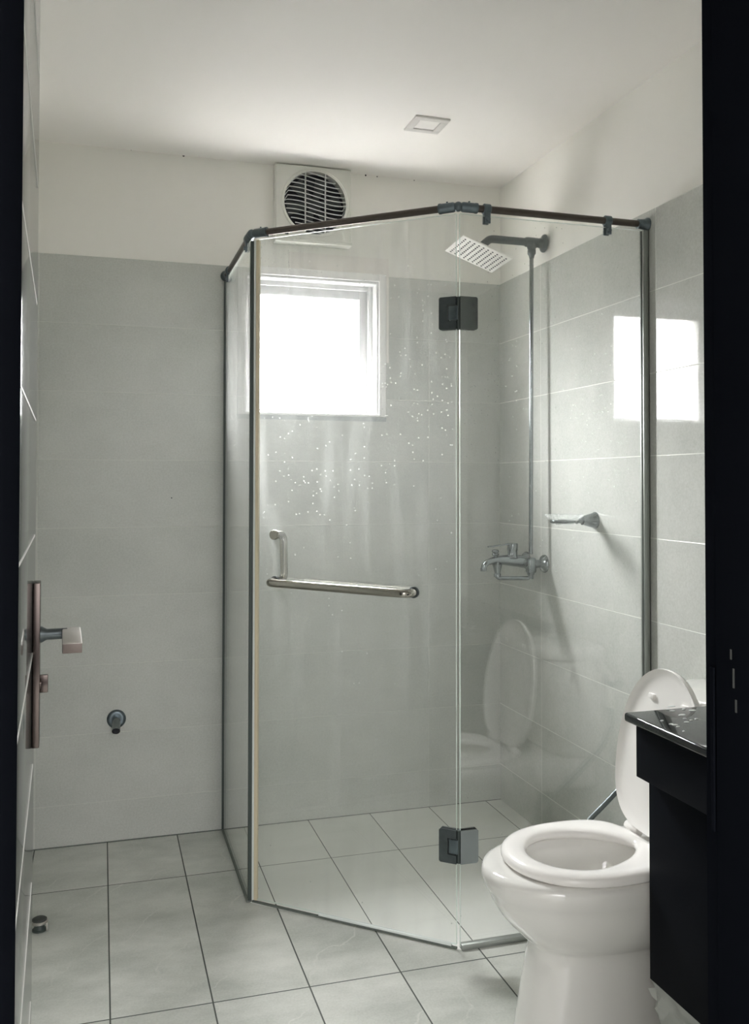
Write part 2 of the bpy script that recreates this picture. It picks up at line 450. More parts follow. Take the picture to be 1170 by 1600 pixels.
def add_prism(bm, outline, vec, bevel=0.0):
    """closed planar outline (3d points) extruded by vec"""
    vec = Vector(vec)
    a = [bm.verts.new(Vector(p)) for p in outline]
    b = [bm.verts.new(Vector(p) + vec) for p in outline]
    n = len(a)
    fs = [bm.faces.new(a[::-1]), bm.faces.new(b)]
    for k in range(n):
        fs.append(bm.faces.new((a[k], a[(k + 1) % n], b[(k + 1) % n], b[k])))
    if bevel:
        es = [e for e in fs[0].edges] + [e for e in fs[1].edges]
        bmesh.ops.bevel(bm, geom=es, offset=bevel, segments=2, profile=0.5, affect='EDGES')


def loft(bm, rings, cap0=True, cap1=True):
    vr = [[bm.verts.new(p) for p in r] for r in rings]
    n = len(vr[0])
    for a, b in zip(vr, vr[1:]):
        for k in range(n):
            bm.faces.new((a[k], a[(k + 1) % n], b[(k + 1) % n], b[k]))
    if cap0: bm.faces.new(vr[0][::-1])
    if cap1: bm.faces.new(vr[-1])
    return vr


# ------------------------------------------------------------------ object helpers
def base_of(o):
    p = Vector((0, 0, 0))
    while o is not None:
        p += o.location; o = o.parent
    return p


def obj(name, bm, mat, parent=None, smooth=35, origin=None, label=None):
    bmesh.ops.recalc_face_normals(bm, faces=bm.faces)
    if parent is not None: off = base_of(parent)
    elif origin is not None: off = Vector(origin)
    else: off = Vector((0, 0, 0))
    if off.length: bmesh.ops.translate(bm, verts=bm.verts, vec=-off)
    me = bpy.data.meshes.new(name); bm.to_mesh(me); bm.free()
    for mm in (mat if isinstance(mat, (list, tuple)) else [mat]): me.materials.append(M[mm])
    if smooth:
        me.shade_smooth(); me.set_sharp_from_angle(angle=radians(smooth))
    o = bpy.data.objects.new(name, me); COL.objects.link(o)
    if parent is not None: o.parent = parent
    elif origin is not None: o.location = origin
    if label: o['label'] = label
    return o


def tag(o, label, cat, group=None):
    o['label'] = label; o['category'] = cat
    if group: o['group'] = group
    return o


def thing(name, label, cat, loc, group=None):
    o = bpy.data.objects.new(name, None); COL.objects.link(o); o.location = loc
    o.empty_display_size = 0.1
    return tag(o, label, cat, group)


def struct(o, label=None, cat=None):
    o['kind'] = 'structure'
    if label: o['label'] = label
    if cat: o['category'] = cat
    return o


# ================================================================== THE ROOM
WT = 0.14
def slab_xy(bm, x0, x1, y0, y1, z0, z1): add_box(bm, x0, x1, y0, y1, z0, z1)

floor_ = struct(obj('floor', box(-1.1, 2.1, -1.6, YB + WT, -0.08, 0.0), 'tile_floor', smooth=0),
       'grey stone-look floor tiles with thin dark joints', 'floor')
struct(obj('ceiling', box(-1.1, 2.1, -1.6, YB + WT + 0.06, ZC, ZC + 0.1), 'ceiling', smooth=0),
       'plain off-white painted ceiling', 'ceiling')
TT = 0.008        # tile thickness
ZT = 2.149        # top of the tiling

# back wall with its window opening
bm = bmesh.new()
add_box(bm, XL - WT, WX0, YB + TT, YB + WT + 0.06, 0, ZC)
add_box(bm, WX1, XR + WT, YB + TT, YB + WT + 0.06, 0, ZC)
add_box(bm, WX0, WX1, YB + TT, YB + WT + 0.06, 0, WZ0)
add_box(bm, WX0, WX1, YB + TT, YB + WT + 0.06, WZ1, ZC)
wall_back = struct(obj('wall_back', bm, 'plaster', smooth=0), 'back wall, cream plaster above grey tiles', 'wall')
bm = bmesh.new()
add_box(bm, XL, WX0, YB, YB + TT, 0, ZT)
add_box(bm, WX1, XR, YB, YB + TT, 0, ZT)
add_box(bm, WX0, WX1, YB, YB + TT, 0, WZ0)
add_box(bm, WX0, WX1, YB, YB + TT, WZ1, ZT)
obj('wall_tiles', bm, 'tile_back', wall_back, smooth=0)
obj('grout_line', box(XL, XR, YB - 0.003, YB + 0.001, 0, 0.003), 'silicone', wall_back, smooth=0)
bm = bmesh.new()
add_box(bm, 0.699, 1.108, YB - 0.001, YB + TT + 0.001, 2.140, 2.222)
add_box(bm, 1.094, 1.108, YB - 0.002, YB + 0.002, 1.80, 2.141)
obj('plaster_patch', bm, 'patch', wall_back, smooth=0, label='pinkish patch of new plaster above the window')

wall_right = struct(obj('wall_right', box(XR + TT, XR + WT, YF - 0.25, YB + WT + 0.06, 0, ZC), 'plaster', smooth=0),
                    'right wall, cream plaster above glossy grey tiles', 'wall')
obj('wall_tiles', box(XR, XR + TT, YF, YB, 0, ZT), 'tile_right', wall_right, smooth=0)
wall_left = struct(obj('wall_left', box(XL - WT, XL - TT, YF - 0.25, YB + WT + 0.06, 0, ZC), 'plaster', smooth=0),
                   'left wall behind the open door', 'wall')
obj('wall_tiles', box(XL - TT, XL, YF, YB, 0, ZT), 'tile_right', wall_left, smooth=0)

obj('window_strip', box(0.50, 1.098, YB - 0.0012, YB + 0.001, 1.562, 1.579), 'grey_strip', wall_back, smooth=0, label='grey strip under the window')
bm = bmesh.new()
for px, py, rr in ((287, 242, .0045), (378, 249, .003), (205, 233, .0025), (572, 273, .0035), (590, 275, .0025), (648, 281, .002), (268, 778, .0025)):
    d = Fv + Rv * ((px - 585) / FPX) - Uv * ((py - 724.63) / FPX)
    t = YB / d.y; yy = YB if py > 300 else YB + TT
    add_lathe(bm, (d.x * t, yy - 0.0012, CAMH + d.z * t), (0, 1, 0), [(0, rr * 0.6), (0.0008, rr), (0.002, rr)], 10)
sp_ = obj('specks', bm, 'dark', wall_back, smooth=0, label='small dark specks along the ceiling edge'); sp_['kind'] = 'stuff'

# unseen hallway walls around the camera, added to block the outdoor sky
struct(obj('wall_added_hall_left', box(-1.1, -1.0, -1.6, YF - 0.25, 0, ZC), 'plaster', smooth=0), 'unseen left hallway wall, added to block the sky', 'wall')
struct(obj('wall_added_hall_right', box(2.0, 2.1, -1.6, YF - 0.25, 0, ZC), 'plaster', smooth=0), 'unseen right hallway wall, added to block the sky', 'wall')

# door wall, opening between the black jambs
JL, JR, JH = -0.076, 0.72, 2.32
bm = bmesh.new()
add_box(bm, -1.1, JL - 0.04, YF - 0.25, YF, 0, ZC)
add_box(bm, JR + 0.04, 2.1, YF - 0.25, YF, 0, ZC)
add_box(bm, JL - 0.04, JR + 0.04, YF - 0.25, YF, JH + 0.04, ZC)
struct(obj('wall_front', bm, 'plaster', smooth=0), 'wall around the doorway', 'wall')

bm = bmesh.new()
for s, x in ((-1, JL), (1, JR)):
    x1 = x + s * 0.04
    add_box(bm, min(x, x1), max(x, x1), YF - 0.265, YF - 0.028, 0, JH + 0.04, 0.0015)
    xr = x + s * 0.006
    add_box(bm, min(xr, x1), max(xr, x1), YF - 0.030, YF, 0, JH + 0.04, 0.002)
add_box(bm, JL - 0.002, JR + 0.002, YF - 0.265, YF - 0.028, JH, JH + 0.04, 0.0015)
add_box(bm, JL - 0.002, JR + 0.002, YF - 0.030, YF, JH + 0.006, JH + 0.04, 0.0015)
# outer architraves on the hallway side
add_box(bm, JL - 0.09, JL - 0.001, YF - 0.28, YF - 0.26, 0, JH + 0.09, 0.002)
add_box(bm, JR + 0.001, JR + 0.09, YF - 0.28, YF - 0.26, 0, JH + 0.09, 0.002)
add_box(bm, JL - 0.001, JR + 0.001, YF - 0.28, YF - 0.26, JH + 0.001, JH + 0.09, 0.002)
door_frame = struct(obj('trim_1', bm, 'jamb'), 'black door frame around the doorway', 'door frame')
bm = bmesh.new()
for k, (yy, z0, z1) in enumerate(((0.9155, 1.106, 1.118), (0.911, 1.073, 1.096), (0.907, 1.045, 1.060))):
    add_box(bm, JR - 0.0006, JR + 0.0005, yy - 0.0014, yy + 0.0014, z0, z1)
obj('scratch', bm, 'scratch', door_frame, smooth=0, label='three short pale scratches')
bm = bmesh.new()
add_box(bm, JR - 0.0008, JR + 0.002, 0.9475, 0.954, 0.89, 1.09, 0.0005)
obj('strike_plate', bm, 'jamb', door_frame, smooth=0)

# ================================================================== WINDOW
win = bpy.data.objects.new('window_1', None); COL.objects.link(win); win.location = ((WX0 + WX1) / 2, YB, WZ0)
struct(win, 'small square white framed window behind the shower glass', 'window')


def frame_bm(x0, x1, z0, z1, wl, wr, wb, wt, y0, y1, bev=0.002):
    bm = bmesh.new()
    add_box(bm, x0, x0 + wl, y0, y1, z0, z1, bev)
    add_box(bm, x1 - wr, x1, y0, y1, z0, z1, bev)
    add_box(bm, x0 + wl - 0.001, x1 - wr + 0.001, y0, y1, z0, z0 + wb, bev)
    add_box(bm, x0 + wl - 0.001, x1 - wr + 0.001, y0, y1, z1 - wt, z1, bev)
    return bm


obj('casing', frame_bm(0.497, 1.096, 1.580, 2.156, 0.030, 0.030, 0.009, 0.030, YB - 0.008, YB + 0.004), 'casing', win)
obj('reveal', frame_bm(WX0, WX1, WZ0, WZ1, 0.008, 0.010, 0.004, 0.010, YB, YB + 0.09), 'upvc', win)
obj('outer_frame', frame_bm(WX0 + 0.004, WX1 - 0.006, WZ0 + 0.002, WZ1 - 0.006, 0.014, 0.022, 0.008, 0.022, YB + 0.055, YB + 0.10), 'upvc', win)
sash = obj('sash', frame_bm(WX0 + 0.016, WX1 - 0.026, WZ0 + 0.008, WZ1 - 0.026, 0.024, 0.036, 0.012, 0.036, YB + 0.070, YB + 0.095), 'upvc', win)
obj('pane', box(WX0 + 0.036, WX1 - 0.058, YB + 0.080, YB + 0.084, WZ0 + 0.016, WZ1 - 0.058), 'window_glass', sash, smooth=0)

# ================================================================== DOOR
dA = Vector((-0.084, 0.985, 0)); dB = Vector((-0.1135, 1.752, 0))
du = (dB - dA).normalized(); dn = Vector((du.y, -du.x, 0))      # dn points into the room (+X)
DL = (dB - dA).length
UP = Vector((0, 0, 1))
door = bpy.data.objects.new('door_1', None); COL.objects.link(door); door.location = dA
struct(door, 'glossy door standing open against the left wall', 'door')
bm = bmesh.new()
zs = [0.008, 0.218, 0.421, 0.624, 0.827, 1.030, 1.224, 1.424, 1.628, 1.834, 2.037, 2.30]
add_obox(bm, dA + du * (DL / 2) - dn * 0.020 + UP * 1.154, du, dn, UP, DL, 0.040, 2.292, 0.002)
obj('door_leaf', bm, 'door', door)
bm = bmesh.new()
for z in zs[1:-1]:
    add_obox(bm, dA + du * (0.06 + (DL - 0.13) / 2) + dn * 0.0002 + UP * z, du, dn, UP, DL - 0.13, 0.0016, 0.0035)
obj('groove', bm, 'groove', door, smooth=0, label='horizontal groove lines with painted pale highlight')
# handle on a long plate
HY = 0.655
pc = dA + du * HY
hnd = obj('handle_plate', (lambda b: (add_obox(b, pc + dn * 0.006 + UP * 1.010, du, dn, UP, 0.045, 0.012, 0.275, 0.0015), b)[1])(bmesh.new()), 'bronze', door)
bm = bmesh.new()
sp0 = pc + UP * 1.058
add_lathe(bm, sp0 + dn * 0.010, dn, [(0, 0.014), (0.004, 0.014), (0.012, 0.0095), (0.045, 0.009)], 24)
obj('spindle', bm, 'dull', hnd)
bm = bmesh.new()
outl = []
gc = sp0 + dn * 0.058
add_obox(bm, gc - du * 0.070 + dn * 0.004 + UP * 0.000, du, dn, UP, 0.165, 0.030, 0.016, 0.002)
lv = obj('lever', bm, 'nickel', hnd, label='flat brushed metal lever')
bm = bmesh.new()
add_obox(bm, gc - du * 0.1535 + dn * 0.004, du, dn, UP, 0.002, 0.0285, 0.0145, 0.0005)
obj('lever_end', bm, 'brown', lv, label='brown end face of the lever')
bm = bmesh.new()
add_obox(bm, pc + dn * 0.018 + UP * 0.975, du, dn, UP, 0.008, 0.014, 0.030, 0.0015)
add_lathe(bm, pc + dn * 0.011 + UP * 0.975, dn, [(0, 0.010), (0.003, 0.010), (0.004, 0.008)], 20)
obj('thumb_turn', bm, 'bronze', hnd)
bm = bmesh.new()
add_obox(bm, dB - dn * 0.020 + UP * 1.02 + du * 0.0008, du, dn, UP, 0.002, 0.022, 0.20, 0.0)
obj('latch_plate', bm, 'nickel', door)

# ================================================================== SHOWER ENCLOSURE
C1 = Vector((0.459, 2.861, 0)); C2 = Vector((0.974, 2.403, 0))
GT = 0.008; GZ = 2.088
su = (C2 - C1).normalized(); sn = Vector((-su.y, su.x, 0))
if sn.y > 0: sn = -sn          # sn points out of the shower, toward the camera
SL = (C2 - C1).length


def pane_bm(p, q, z0, z1, th=GT):
    """glass sheet between plan points p and q; narrow faces get slot 1"""
    u = (q - p).normalized(); n = Vector((-u.y, u.x, 0))
    bm = bmesh.new()
    L = (q - p).length
    add_obox(bm, (p + q) / 2 + UP * (z0 + z1) / 2, u, n, UP, L, th, z1 - z0)
    bm.normal_update()
    for f in bm.faces:
        f.material_index = 0 if abs(f.normal.dot(n)) > 0.9 else 1
    return bm


LX = 0.4525
bm = bmesh.new()
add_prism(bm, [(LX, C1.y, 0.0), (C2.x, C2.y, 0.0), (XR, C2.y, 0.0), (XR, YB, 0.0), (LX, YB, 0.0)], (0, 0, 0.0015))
obj('shower_floor', bm, 'tile_shower', floor_, smooth=0, label='floor tiles inside the shower, brightness painted into a paler colour')

left_panel = thing('shower_side_panel', 'narrow fixed glass shower panel running from the back wall below the window', 'shower panel', (LX, 3.17, 0))
obj('glass', pane_bm(Vector((LX, YB - 0.004, 0)), Vector((LX, C1.y + 0.004, 0)), 0.006, GZ), ['glass', 'glass_edge'], left_panel, smooth=0)
obj('wall_channel', box(LX - 0.0075, LX + 0.0075, YB - 0.014, YB - 0.001, 0.006, GZ), 'dark_seal', left_panel)
obj('silicone_bead', box(LX - 0.008, LX + 0.008, C1.y - 0.004, YB - 0.002, 0.0, 0.008, 0.002), 'silicone', left_panel)
obj('magnet_seal', box(LX - 0.004, LX + 0.007, C1.y - 0.010, C1.y + 0.006, 0.008, GZ - 0.004, 0.002), 'dark_seal', left_panel)

shower_door = thing('shower_door', 'wide frameless glass shower door with towel bar and two corner hinges', 'shower door', (C1 + C2) / 2)
DP0 = C1 + su * 0.018; DP1 = C2 - su * 0.006
obj('glass', pane_bm(DP0, DP1, 0.014, GZ), ['glass', 'glass_edge'], shower_door, smooth=0)
# strips on the closing edge
bm = bmesh.new(); add_obox(bm, C1 + su * 0.0085 + UP * (GZ / 2 + 0.004), su, sn, UP, 0.007, 0.012, GZ - 0.012, 0.001)
obj('white_seal', bm, 'clear_seal', shower_door, label='milky white sealing strip')
bm = bmesh.new(); add_obox(bm, C1 + su * 0.018 + UP * (GZ / 2 + 0.004), su, sn, UP, 0.011, 0.010, GZ - 0.012, 0.001)
obj('cream_seal', bm, 'cream_seal', shower_door, label='yellowed cream sealing strip')
bm = bmesh.new(); add_obox(bm, C1 + su * (SL * 0.66) + UP * 0.0105, su, sn, UP, SL * 0.62, 0.009, 0.008, 0.002)
obj('bottom_seal', bm, 'clear_seal', shower_door, label='milky white bottom sealing strip')
bm = bmesh.new(); add_obox(bm, C1 + su * (SL / 2) + UP * 0.0035, su, sn, UP, SL - 0.01, 0.009, 0.0065, 0.002)
obj('threshold_bead', bm, 'silicone', shower_door)


def gp(t, off, z):           # a point t metres along the door glass, off metres outward
    return C1 + su * t + sn * off + UP * z


# towel bar outside, pull bar inside
OB = 0.050
barp = fillet([gp(0.087, GT / 2, 1.0085), gp(0.087, OB, 1.0085), gp(0.554, OB, 0.9985), gp(0.554, GT / 2, 0.9985)], 0.026)
bar = obj('towel_bar', tube(barp, 0.0125, 24), 'steel', shower_door, smooth=60, label='horizontal stainless towel bar')
for t_, z_ in ((0.554, 0.9985), (0.087, 1.0085)):
    bm = lathe(gp(t_, GT / 2 - 0.001, z_), sn, [(0, 0.0165), (0.006, 0.0165), (0.008, 0.0145)], 28)
    obj('collar', bm, 'dull', bar)
pullp = fillet([gp(0.087, -GT / 2, 1.0085), gp(0.087, -OB, 1.0085), gp(0.084, -OB, 1.153), gp(0.084, -GT / 2, 1.153)], 0.026)
pull = obj('pull_bar', tube(pullp, 0.0122, 24), 'steel', shower_door, smooth=60, label='short vertical stainless pull bar inside the glass')
bm = bmesh.new(); add_lathe(bm, gp(0.084, GT / 2 - 0.0005, 1.153), sn, [(0, 0.0155), (0.007, 0.0155), (0.010, 0.0135), (0.0101, 0.008), (0.0095, 0.0)], 28)
obj('end_cap', bm, 'steel', pull)

# hinges
for zc in (1.802, 0.288):
    bm = bmesh.new()
    # outline of door plate with rectangular notch, (distance from pivot, height)
    Wd, Hh = 0.056, 0.047
    pts = [(0.004, Hh), (Wd - 0.004, Hh), (Wd, Hh - 0.004), (Wd, -Hh + 0.004), (Wd - 0.004, -Hh), (0.004, -Hh),
           (0.004, -0.023), (0.030, -0.023), (0.030, 0.023), (0.004, 0.023)]
    for side in (1, -1):
        o_ = [gp(SL - a, GT / 2 * side, zc + b) for a, b in pts]
        add_prism(bm, o_, sn * side * 0.006)
    hg = obj('hinge', bm, 'dull', shower_door, smooth=20, label='chrome 135 degree glass hinge')
    bm = bmesh.new()
    for side in (1, -1):
        add_obox(bm, gp(SL - 0.013, (GT / 2 + 0.0025) * side, zc), su, sn, UP, 0.027, 0.004, 0.040, 0.0008)
    obj('pivot_block', bm, 'fitting', hg)
    bm = bmesh.new()
    for yy, sgn in ((C2.y - GT / 2, -1), (C2.y + GT / 2, 1)):
        o_ = [(C2.x + a, yy, zc + b) for a, b in [(0.002, Hh), (Wd - 0.004, Hh), (Wd, Hh - 0.004), (Wd, -Hh + 0.004), (Wd - 0.004, -Hh), (0.002, -Hh)]]
        add_prism(bm, o_, (0, sgn * 0.006, 0))
    obj('hinge_leaf', bm, 'chrome', hg, smooth=20)
    obj('knuckle', lathe((C2.x, C2.y, zc - 0.046), UP, [(0, 0.0055), (0.092, 0.0055)], 16), 'dark_seal', hg)

right_panel = thing('shower_front_panel', 'fixed glass shower panel between the hinged door and the right wall', 'shower panel', ((C2.x + XR) / 2, C2.y, 0))
obj('glass', pane_bm(Vector((C2.x + 0.004, C2.y, 0)), Vector((XR - 0.004, C2.y, 0)), 0.010, GZ), ['glass_clear', 'glass_edge'], right_panel, smooth=0)
bm = bmesh.new()
add_box(bm, XR - 0.022, XR - 0.001, C2.y - 0.010, C2.y - 0.0045, 0.012, GZ, 0.0008)
add_box(bm, XR - 0.022, XR - 0.001, C2.y + 0.0045, C2.y + 0.010, 0.012, GZ, 0.0008)
add_box(bm, XR - 0.004, XR - 0.001, C2.y - 0.010, C2.y + 0.010, 0.012, GZ)
obj('wall_channel', bm, 'alu', right_panel)
obj('bottom_channel', box(C2.x + 0.006, XR - 0.004, C2.y - 0.010, C2.y + 0.010, 0, 0.016, 0.002), 'alu', right_panel)

# support rail along the top
RZ = 2.108
rail = thing('shower_support_rail', 'dark metal tube rail running along the top of the glass shower', 'rail', (C2.x, C2.y, 2.09))
R1 = Vector((LX, C1.y, RZ)); R2 = Vector((C2.x, C2.y, RZ))
for a, b in ((Vector((LX, YB, RZ)), R1), (R1, R2), (R2, Vector((XR, C2.y, RZ)))):
    d = (b - a).normalized()
    obj('rail_tube', tube([a + d * 0.01, b - d * 0.01], 0.0105, 24), 'rail', rail, smooth=60)
for p, d1, d2 in ((R1, Vector((0, 1, 0)), su), (R2, -su, Vector((1, 0, 0)))):
    bm = bmesh.new()
    for d in (d1, d2):
        add_lathe(bm, p + d * 0.008, d, [(0, 0.0115), (0.006, 0.0145), (0.042, 0.0145), (0.044, 0.0155), (0.050, 0.0155), (0.051, 0.012)], 24)
        add_lathe(bm, p + d * 0.034 + UP * 0.013, UP, [(0, 0.003), (0.005, 0.003), (0.006, 0.0015)], 10)
    add_lathe(bm, p - UP * 0.014, UP, [(0, 0.004), (0.003, 0.009), (0.008, 0.0125), (0.014, 0.0135), (0.020, 0.0125), (0.025, 0.009), (0.028, 0.004)], 24)
    obj('corner_joint', bm, 'fitting', rail, smooth=40)
for p, d in ((Vector((LX, YB, RZ)), Vector((0, -1, 0))), (Vector((XR, C2.y, RZ)), Vector((-1, 0, 0)))):
    bm = lathe(p, d, [(0, 0.021), (0.006, 0.021), (0.012, 0.016), (0.030, 0.0145), (0.034, 0.0145), (0.035, 0.012)], 28)
    obj('wall_flange', bm, 'fitting', rail, smooth=40)
Yd = Vector((0, 1, 0)); Xd = Vector((1, 0, 0))
for p, ax in ((Vector((LX, 2.925, RZ)), Yd), (Vector((LX, 3.385, RZ)), Yd), (Vector((1.062, C2.y, RZ)), Xd), (Vector((1.458, C2.y, RZ)), Xd)):
    bm = bmesh.new()
    add_lathe(bm, p - ax * 0.011, ax, [(0, 0.0135), (0.002, 0.0155), (0.020, 0.0155), (0.022, 0.0135)], 24)
    nrm = Vector((-ax.y, ax.x, 0))
    for s in (1, -1):
        add_obox(bm, p + nrm * s * 0.0075 - UP * 0.026, ax, nrm, UP, 0.018, 0.006, 0.034, 0.002)
        add_lathe(bm, p + nrm * s * 0.010 - UP * 0.031, nrm * s, [(0, 0.007), (0.005, 0.0065), (0.006, 0.004)], 14)
    obj('glass_clamp', bm, 'fitting', rail, smooth=40)

# ================================================================== SHOWER FIXTURE
SY = 3.08; RX = 1.545
fix = thing('shower_fixture', 'wall mounted shower with square overhead head, riser pipe and bath mixer', 'shower', (XR, SY, 0.95))
# arm and head
HC = Vector((1.318, 3.06, 2.153))
def rot(a, b, g): return Matrix.Rotation(g, 3, 'Z') @ Matrix.Rotation(b, 3, 'Y') @ Matrix.Rotation(a, 3, 'X')
RM = rot(3.112, 0.369, -0.052)
hx, hy, hz = RM @ Vector((1, 0, 0)), RM @ Vector((0, 1, 0)), -(RM @ Vector((0, 0, 1)))
AZ = 2.222
armp = fillet([(XR - 0.004, SY, AZ), (1.375, SY, AZ), tuple(HC + hz * 0.035)], 0.040, 10)
obj('shower_arm', tube(armp, 0.0145, 24), 'dull', fix, smooth=60)
obj('arm_flange', lathe((XR, SY, AZ), (-1, 0, 0), [(0, 0.034), (0.004, 0.033), (0.012, 0.020), (0.03, 0.0165)], 28), 'dull', fix, smooth=40)
bm = bmesh.new()
add_obox(bm, HC + hz * 0.003, hx, hy, hz, 0.199, 0.199, 0.006, 0.001)
add_lathe(bm, HC + hz * 0.006, hz, [(0, 0.024), (0.006, 0.023), (0.014, 0.016), (0.030, 0.0155)], 24)
head = obj('shower_head', bm, 'head', fix, smooth=30, label='thin square pale metal shower head')
bm = bmesh.new()
for i in range(10):
    for j in range(10):
        add_lathe(bm, HC + hx * ((i - 4.5) * 0.0185) + hy * ((j - 4.5) * 0.0175), -hz, [(-0.0005, 0.0036), (0.0022, 0.0030), (0.0026, 0.0018)], 8)
nz = obj('nozzles', bm, 'nozzle', head, smooth=0); nz['kind'] = 'stuff'
# tee and riser
bm = bmesh.new()
add_lathe(bm, (RX, SY, AZ), -UP, [(-0.010, 0.012), (0.0, 0.0175), (0.018, 0.0175), (0.028, 0.014), (0.030, 0.0155), (0.044, 0.0155), (0.050, 0.011), (0.060, 0.009)], 24)
add_lathe(bm, (RX + 0.026, SY, AZ), (-1, 0, 0), [(0, 0.0165), (0.004, 0.0185), (0.048, 0.0185), (0.052, 0.0165)], 24)
obj('tee_joint', bm, 'dull', fix, smooth=40)
obj('riser_pipe', tube([(RX, SY, AZ - 0.03), (RX - 0.006, SY, 1.05)], 0.0078, 20), 'chrome', fix, smooth=60)
# mixer
MZ = 1.018
bm = bmesh.new()
add_lathe(bm, (XR, SY, MZ - 0.005), (-1, 0, 0), [(0, 0.034), (0.004, 0.034), (0.012, 0.028), (0.020, 0.016), (0.024, 0.0145), (0.030, 0.0155), (0.046, 0.0155), (0.048, 0.012), (0.062, 0.012)], 32)
obj('wall_inlet', bm, 'chrome', fix, smooth=40)
bm = bmesh.new()
add_lathe(bm, (XR, SY + 0.15, MZ - 0.005), (-1, 0, 0), [(0, 0.034), (0.004, 0.034), (0.012, 0.028), (0.020, 0.016), (0.024, 0.0145), (0.062, 0.013)], 32)
obj('wall_inlet', bm, 'chrome', fix, smooth=40)
bm = bmesh.new()
add_lathe(bm, (RX - 0.006, SY - 0.012, MZ - 0.003), (0, 1, 0), [(0, 0.012), (0.003, 0.017), (0.028, 0.019), (0.05, 0.021), (0.09, 0.023), (0.13, 0.021), (0.165, 0.018), (0.172, 0.012)], 28)
add_obox(bm, Vector((RX - 0.006, SY, MZ - 0.010)), Xd, Yd, UP, 0.034, 0.034, 0.058, 0.008)
body = obj('mixer_body', bm, 'chrome', fix, smooth=50)
# spout reaching out into the shower
bm = bmesh.new()
sp = [Vector((1.535, SY + 0.03, MZ + 0.002)), Vector((1.49, SY + 0.035, MZ + 0.006)), Vector((1.44, SY + 0.03, MZ + 0.010)), Vector((1.395, SY + 0.015, MZ + 0.010)), Vector((1.362, SY + 0.003, MZ + 0.004)), Vector((1.350, SY, MZ - 0.008)), Vector((1.348, SY, MZ - 0.018))]
add_tube(bm, sp, [0.022, 0.022, 0.0185, 0.014, 0.011, 0.0105, 0.0105], 20)
add_lathe(bm, sp[-1], -UP, [(-0.002, 0.012), (0.008, 0.012), (0.009, 0.009)], 20)
obj('spout', bm, 'chrome', fix, smooth=60)
# lever cartridge
bm = bmesh.new()
lc = Vector((1.478, SY + 0.03, MZ + 0.018))
add_lathe(bm, lc, UP, [(0, 0.024), (0.008, 0.022), (0.012, 0.019), (0.026, 0.0185), (0.028, 0.020), (0.050, 0.021), (0.054, 0.019), (0.0545, 0)], 28)
lev = obj('mixer_handle', bm, 'chrome', fix, smooth=40)
bm = bmesh.new()
add_obox(bm, lc + Vector((-0.055, -0.004, 0.047)), Vector((1, 0.05, 0.10)).normalized(), Yd, UP, 0.095, 0.018, 0.005, 0.002)
obj('lever', bm, 'chrome', lev)
# diverter knob
bm = lathe((1.403, SY + 0.018, MZ + 0.016), UP, [(0, 0.0075), (0.010, 0.007), (0.013, 0.012), (0.018, 0.0135), (0.022, 0.010), (0.026, 0.0135), (0.030, 0.0135), (0.034, 0.010), (0.035, 0)], 24)
obj('diverter_knob', bm, 'chrome', fix, smooth=50)
# hose outlet and lower loop
bm = bmesh.new()
add_tube(bm, fillet([(1.408, SY + 0.012, MZ + 0.004), (1.405, SY + 0.01, MZ - 0.055), (1.535, SY, MZ - 0.058), (1.538, SY, MZ - 0.02)], 0.012, 6), 0.0075, 16)
add_lathe(bm, (1.408, SY + 0.012, MZ - 0.004), -UP, [(0, 0.019), (0.018, 0.014), (0.034, 0.011), (0.036, 0.013), (0.046, 0.013)], 20)
add_lathe(bm, (1.538, SY, MZ - 0.030), -UP, [(0, 0.012), (0.002, 0.0145), (0.014, 0.0145), (0.016, 0.011), (0.030, 0.011)], 20)
obj('lower_loop', bm, 'chrome', fix, smooth=50)

# ================================================================== SOAP DISH
sd = thing('soap_dish', 'chrome wall soap holder with an oval glass dish inside the shower', 'soap dish', (XR, 2.716, 1.19))
bm = lathe((XR, 2.716, 1.190), (-1, 0, 0), [(0, 0.0285), (0.003, 0.0285), (0.010, 0.025), (0.046, 0.0155), (0.050, 0.0155), (0.054, 0.010), (0.064, 0.009), (0.070, 0.012), (0.078, 0.009), (0.086, 0.006)], 32)
mount = obj('wall_mount', bm, 'chrome', sd, smooth=40)
bm = bmesh.new()
rc = Vector((1.475, 2.716, 1.188)); ring = []
n = 40
for k in range(n + 1):
    a = 2 * pi * k / n; ring.append(rc + Vector((0.036 * cos(a), 0.036 * sin(a), 0)))
add_tube(bm, ring, 0.0065, 12, cap=False)
obj('ring_holder', bm, 'chrome', sd, smooth=60)
bm = bmesh.new()
rings = []
def oval(cx, cy_, z, a, b, n=40): return [Vector((cx + a * cos(2 * pi * k / n), cy_ + b * sin(2 * pi * k / n), z)) for k in range(n)]
for z, a, b in ((1.178, 0.012, 0.012), (1.177, 0.030, 0.026), (1.188, 0.042, 0.033), (1.198, 0.056, 0.046), (1.208, 0.068, 0.054), (1.211, 0.068, 0.054), (1.208, 0.064, 0.050), (1.196, 0.048, 0.040), (1.186, 0.03, 0.024)):
    rings.append(oval(1.482, 2.716, z, a, b))
loft(bm, rings)
obj('glass_dish', bm, 'dishglass', sd, smooth=60)

# ================================================================== EXHAUST FAN
fan = thing('exhaust_fan', 'square off-white exhaust fan with round slatted grille high on the back wall', 'exhaust fan', (0.79, YB, 2.25))
FX0, FX1, FZ0, FZ1 = 0.637, 0.940, 2.262, 2.556
FY = YB - 0.035
fcx, fcz, fr_ = 0.795, 2.412, 0.124
bm = bmesh.new()
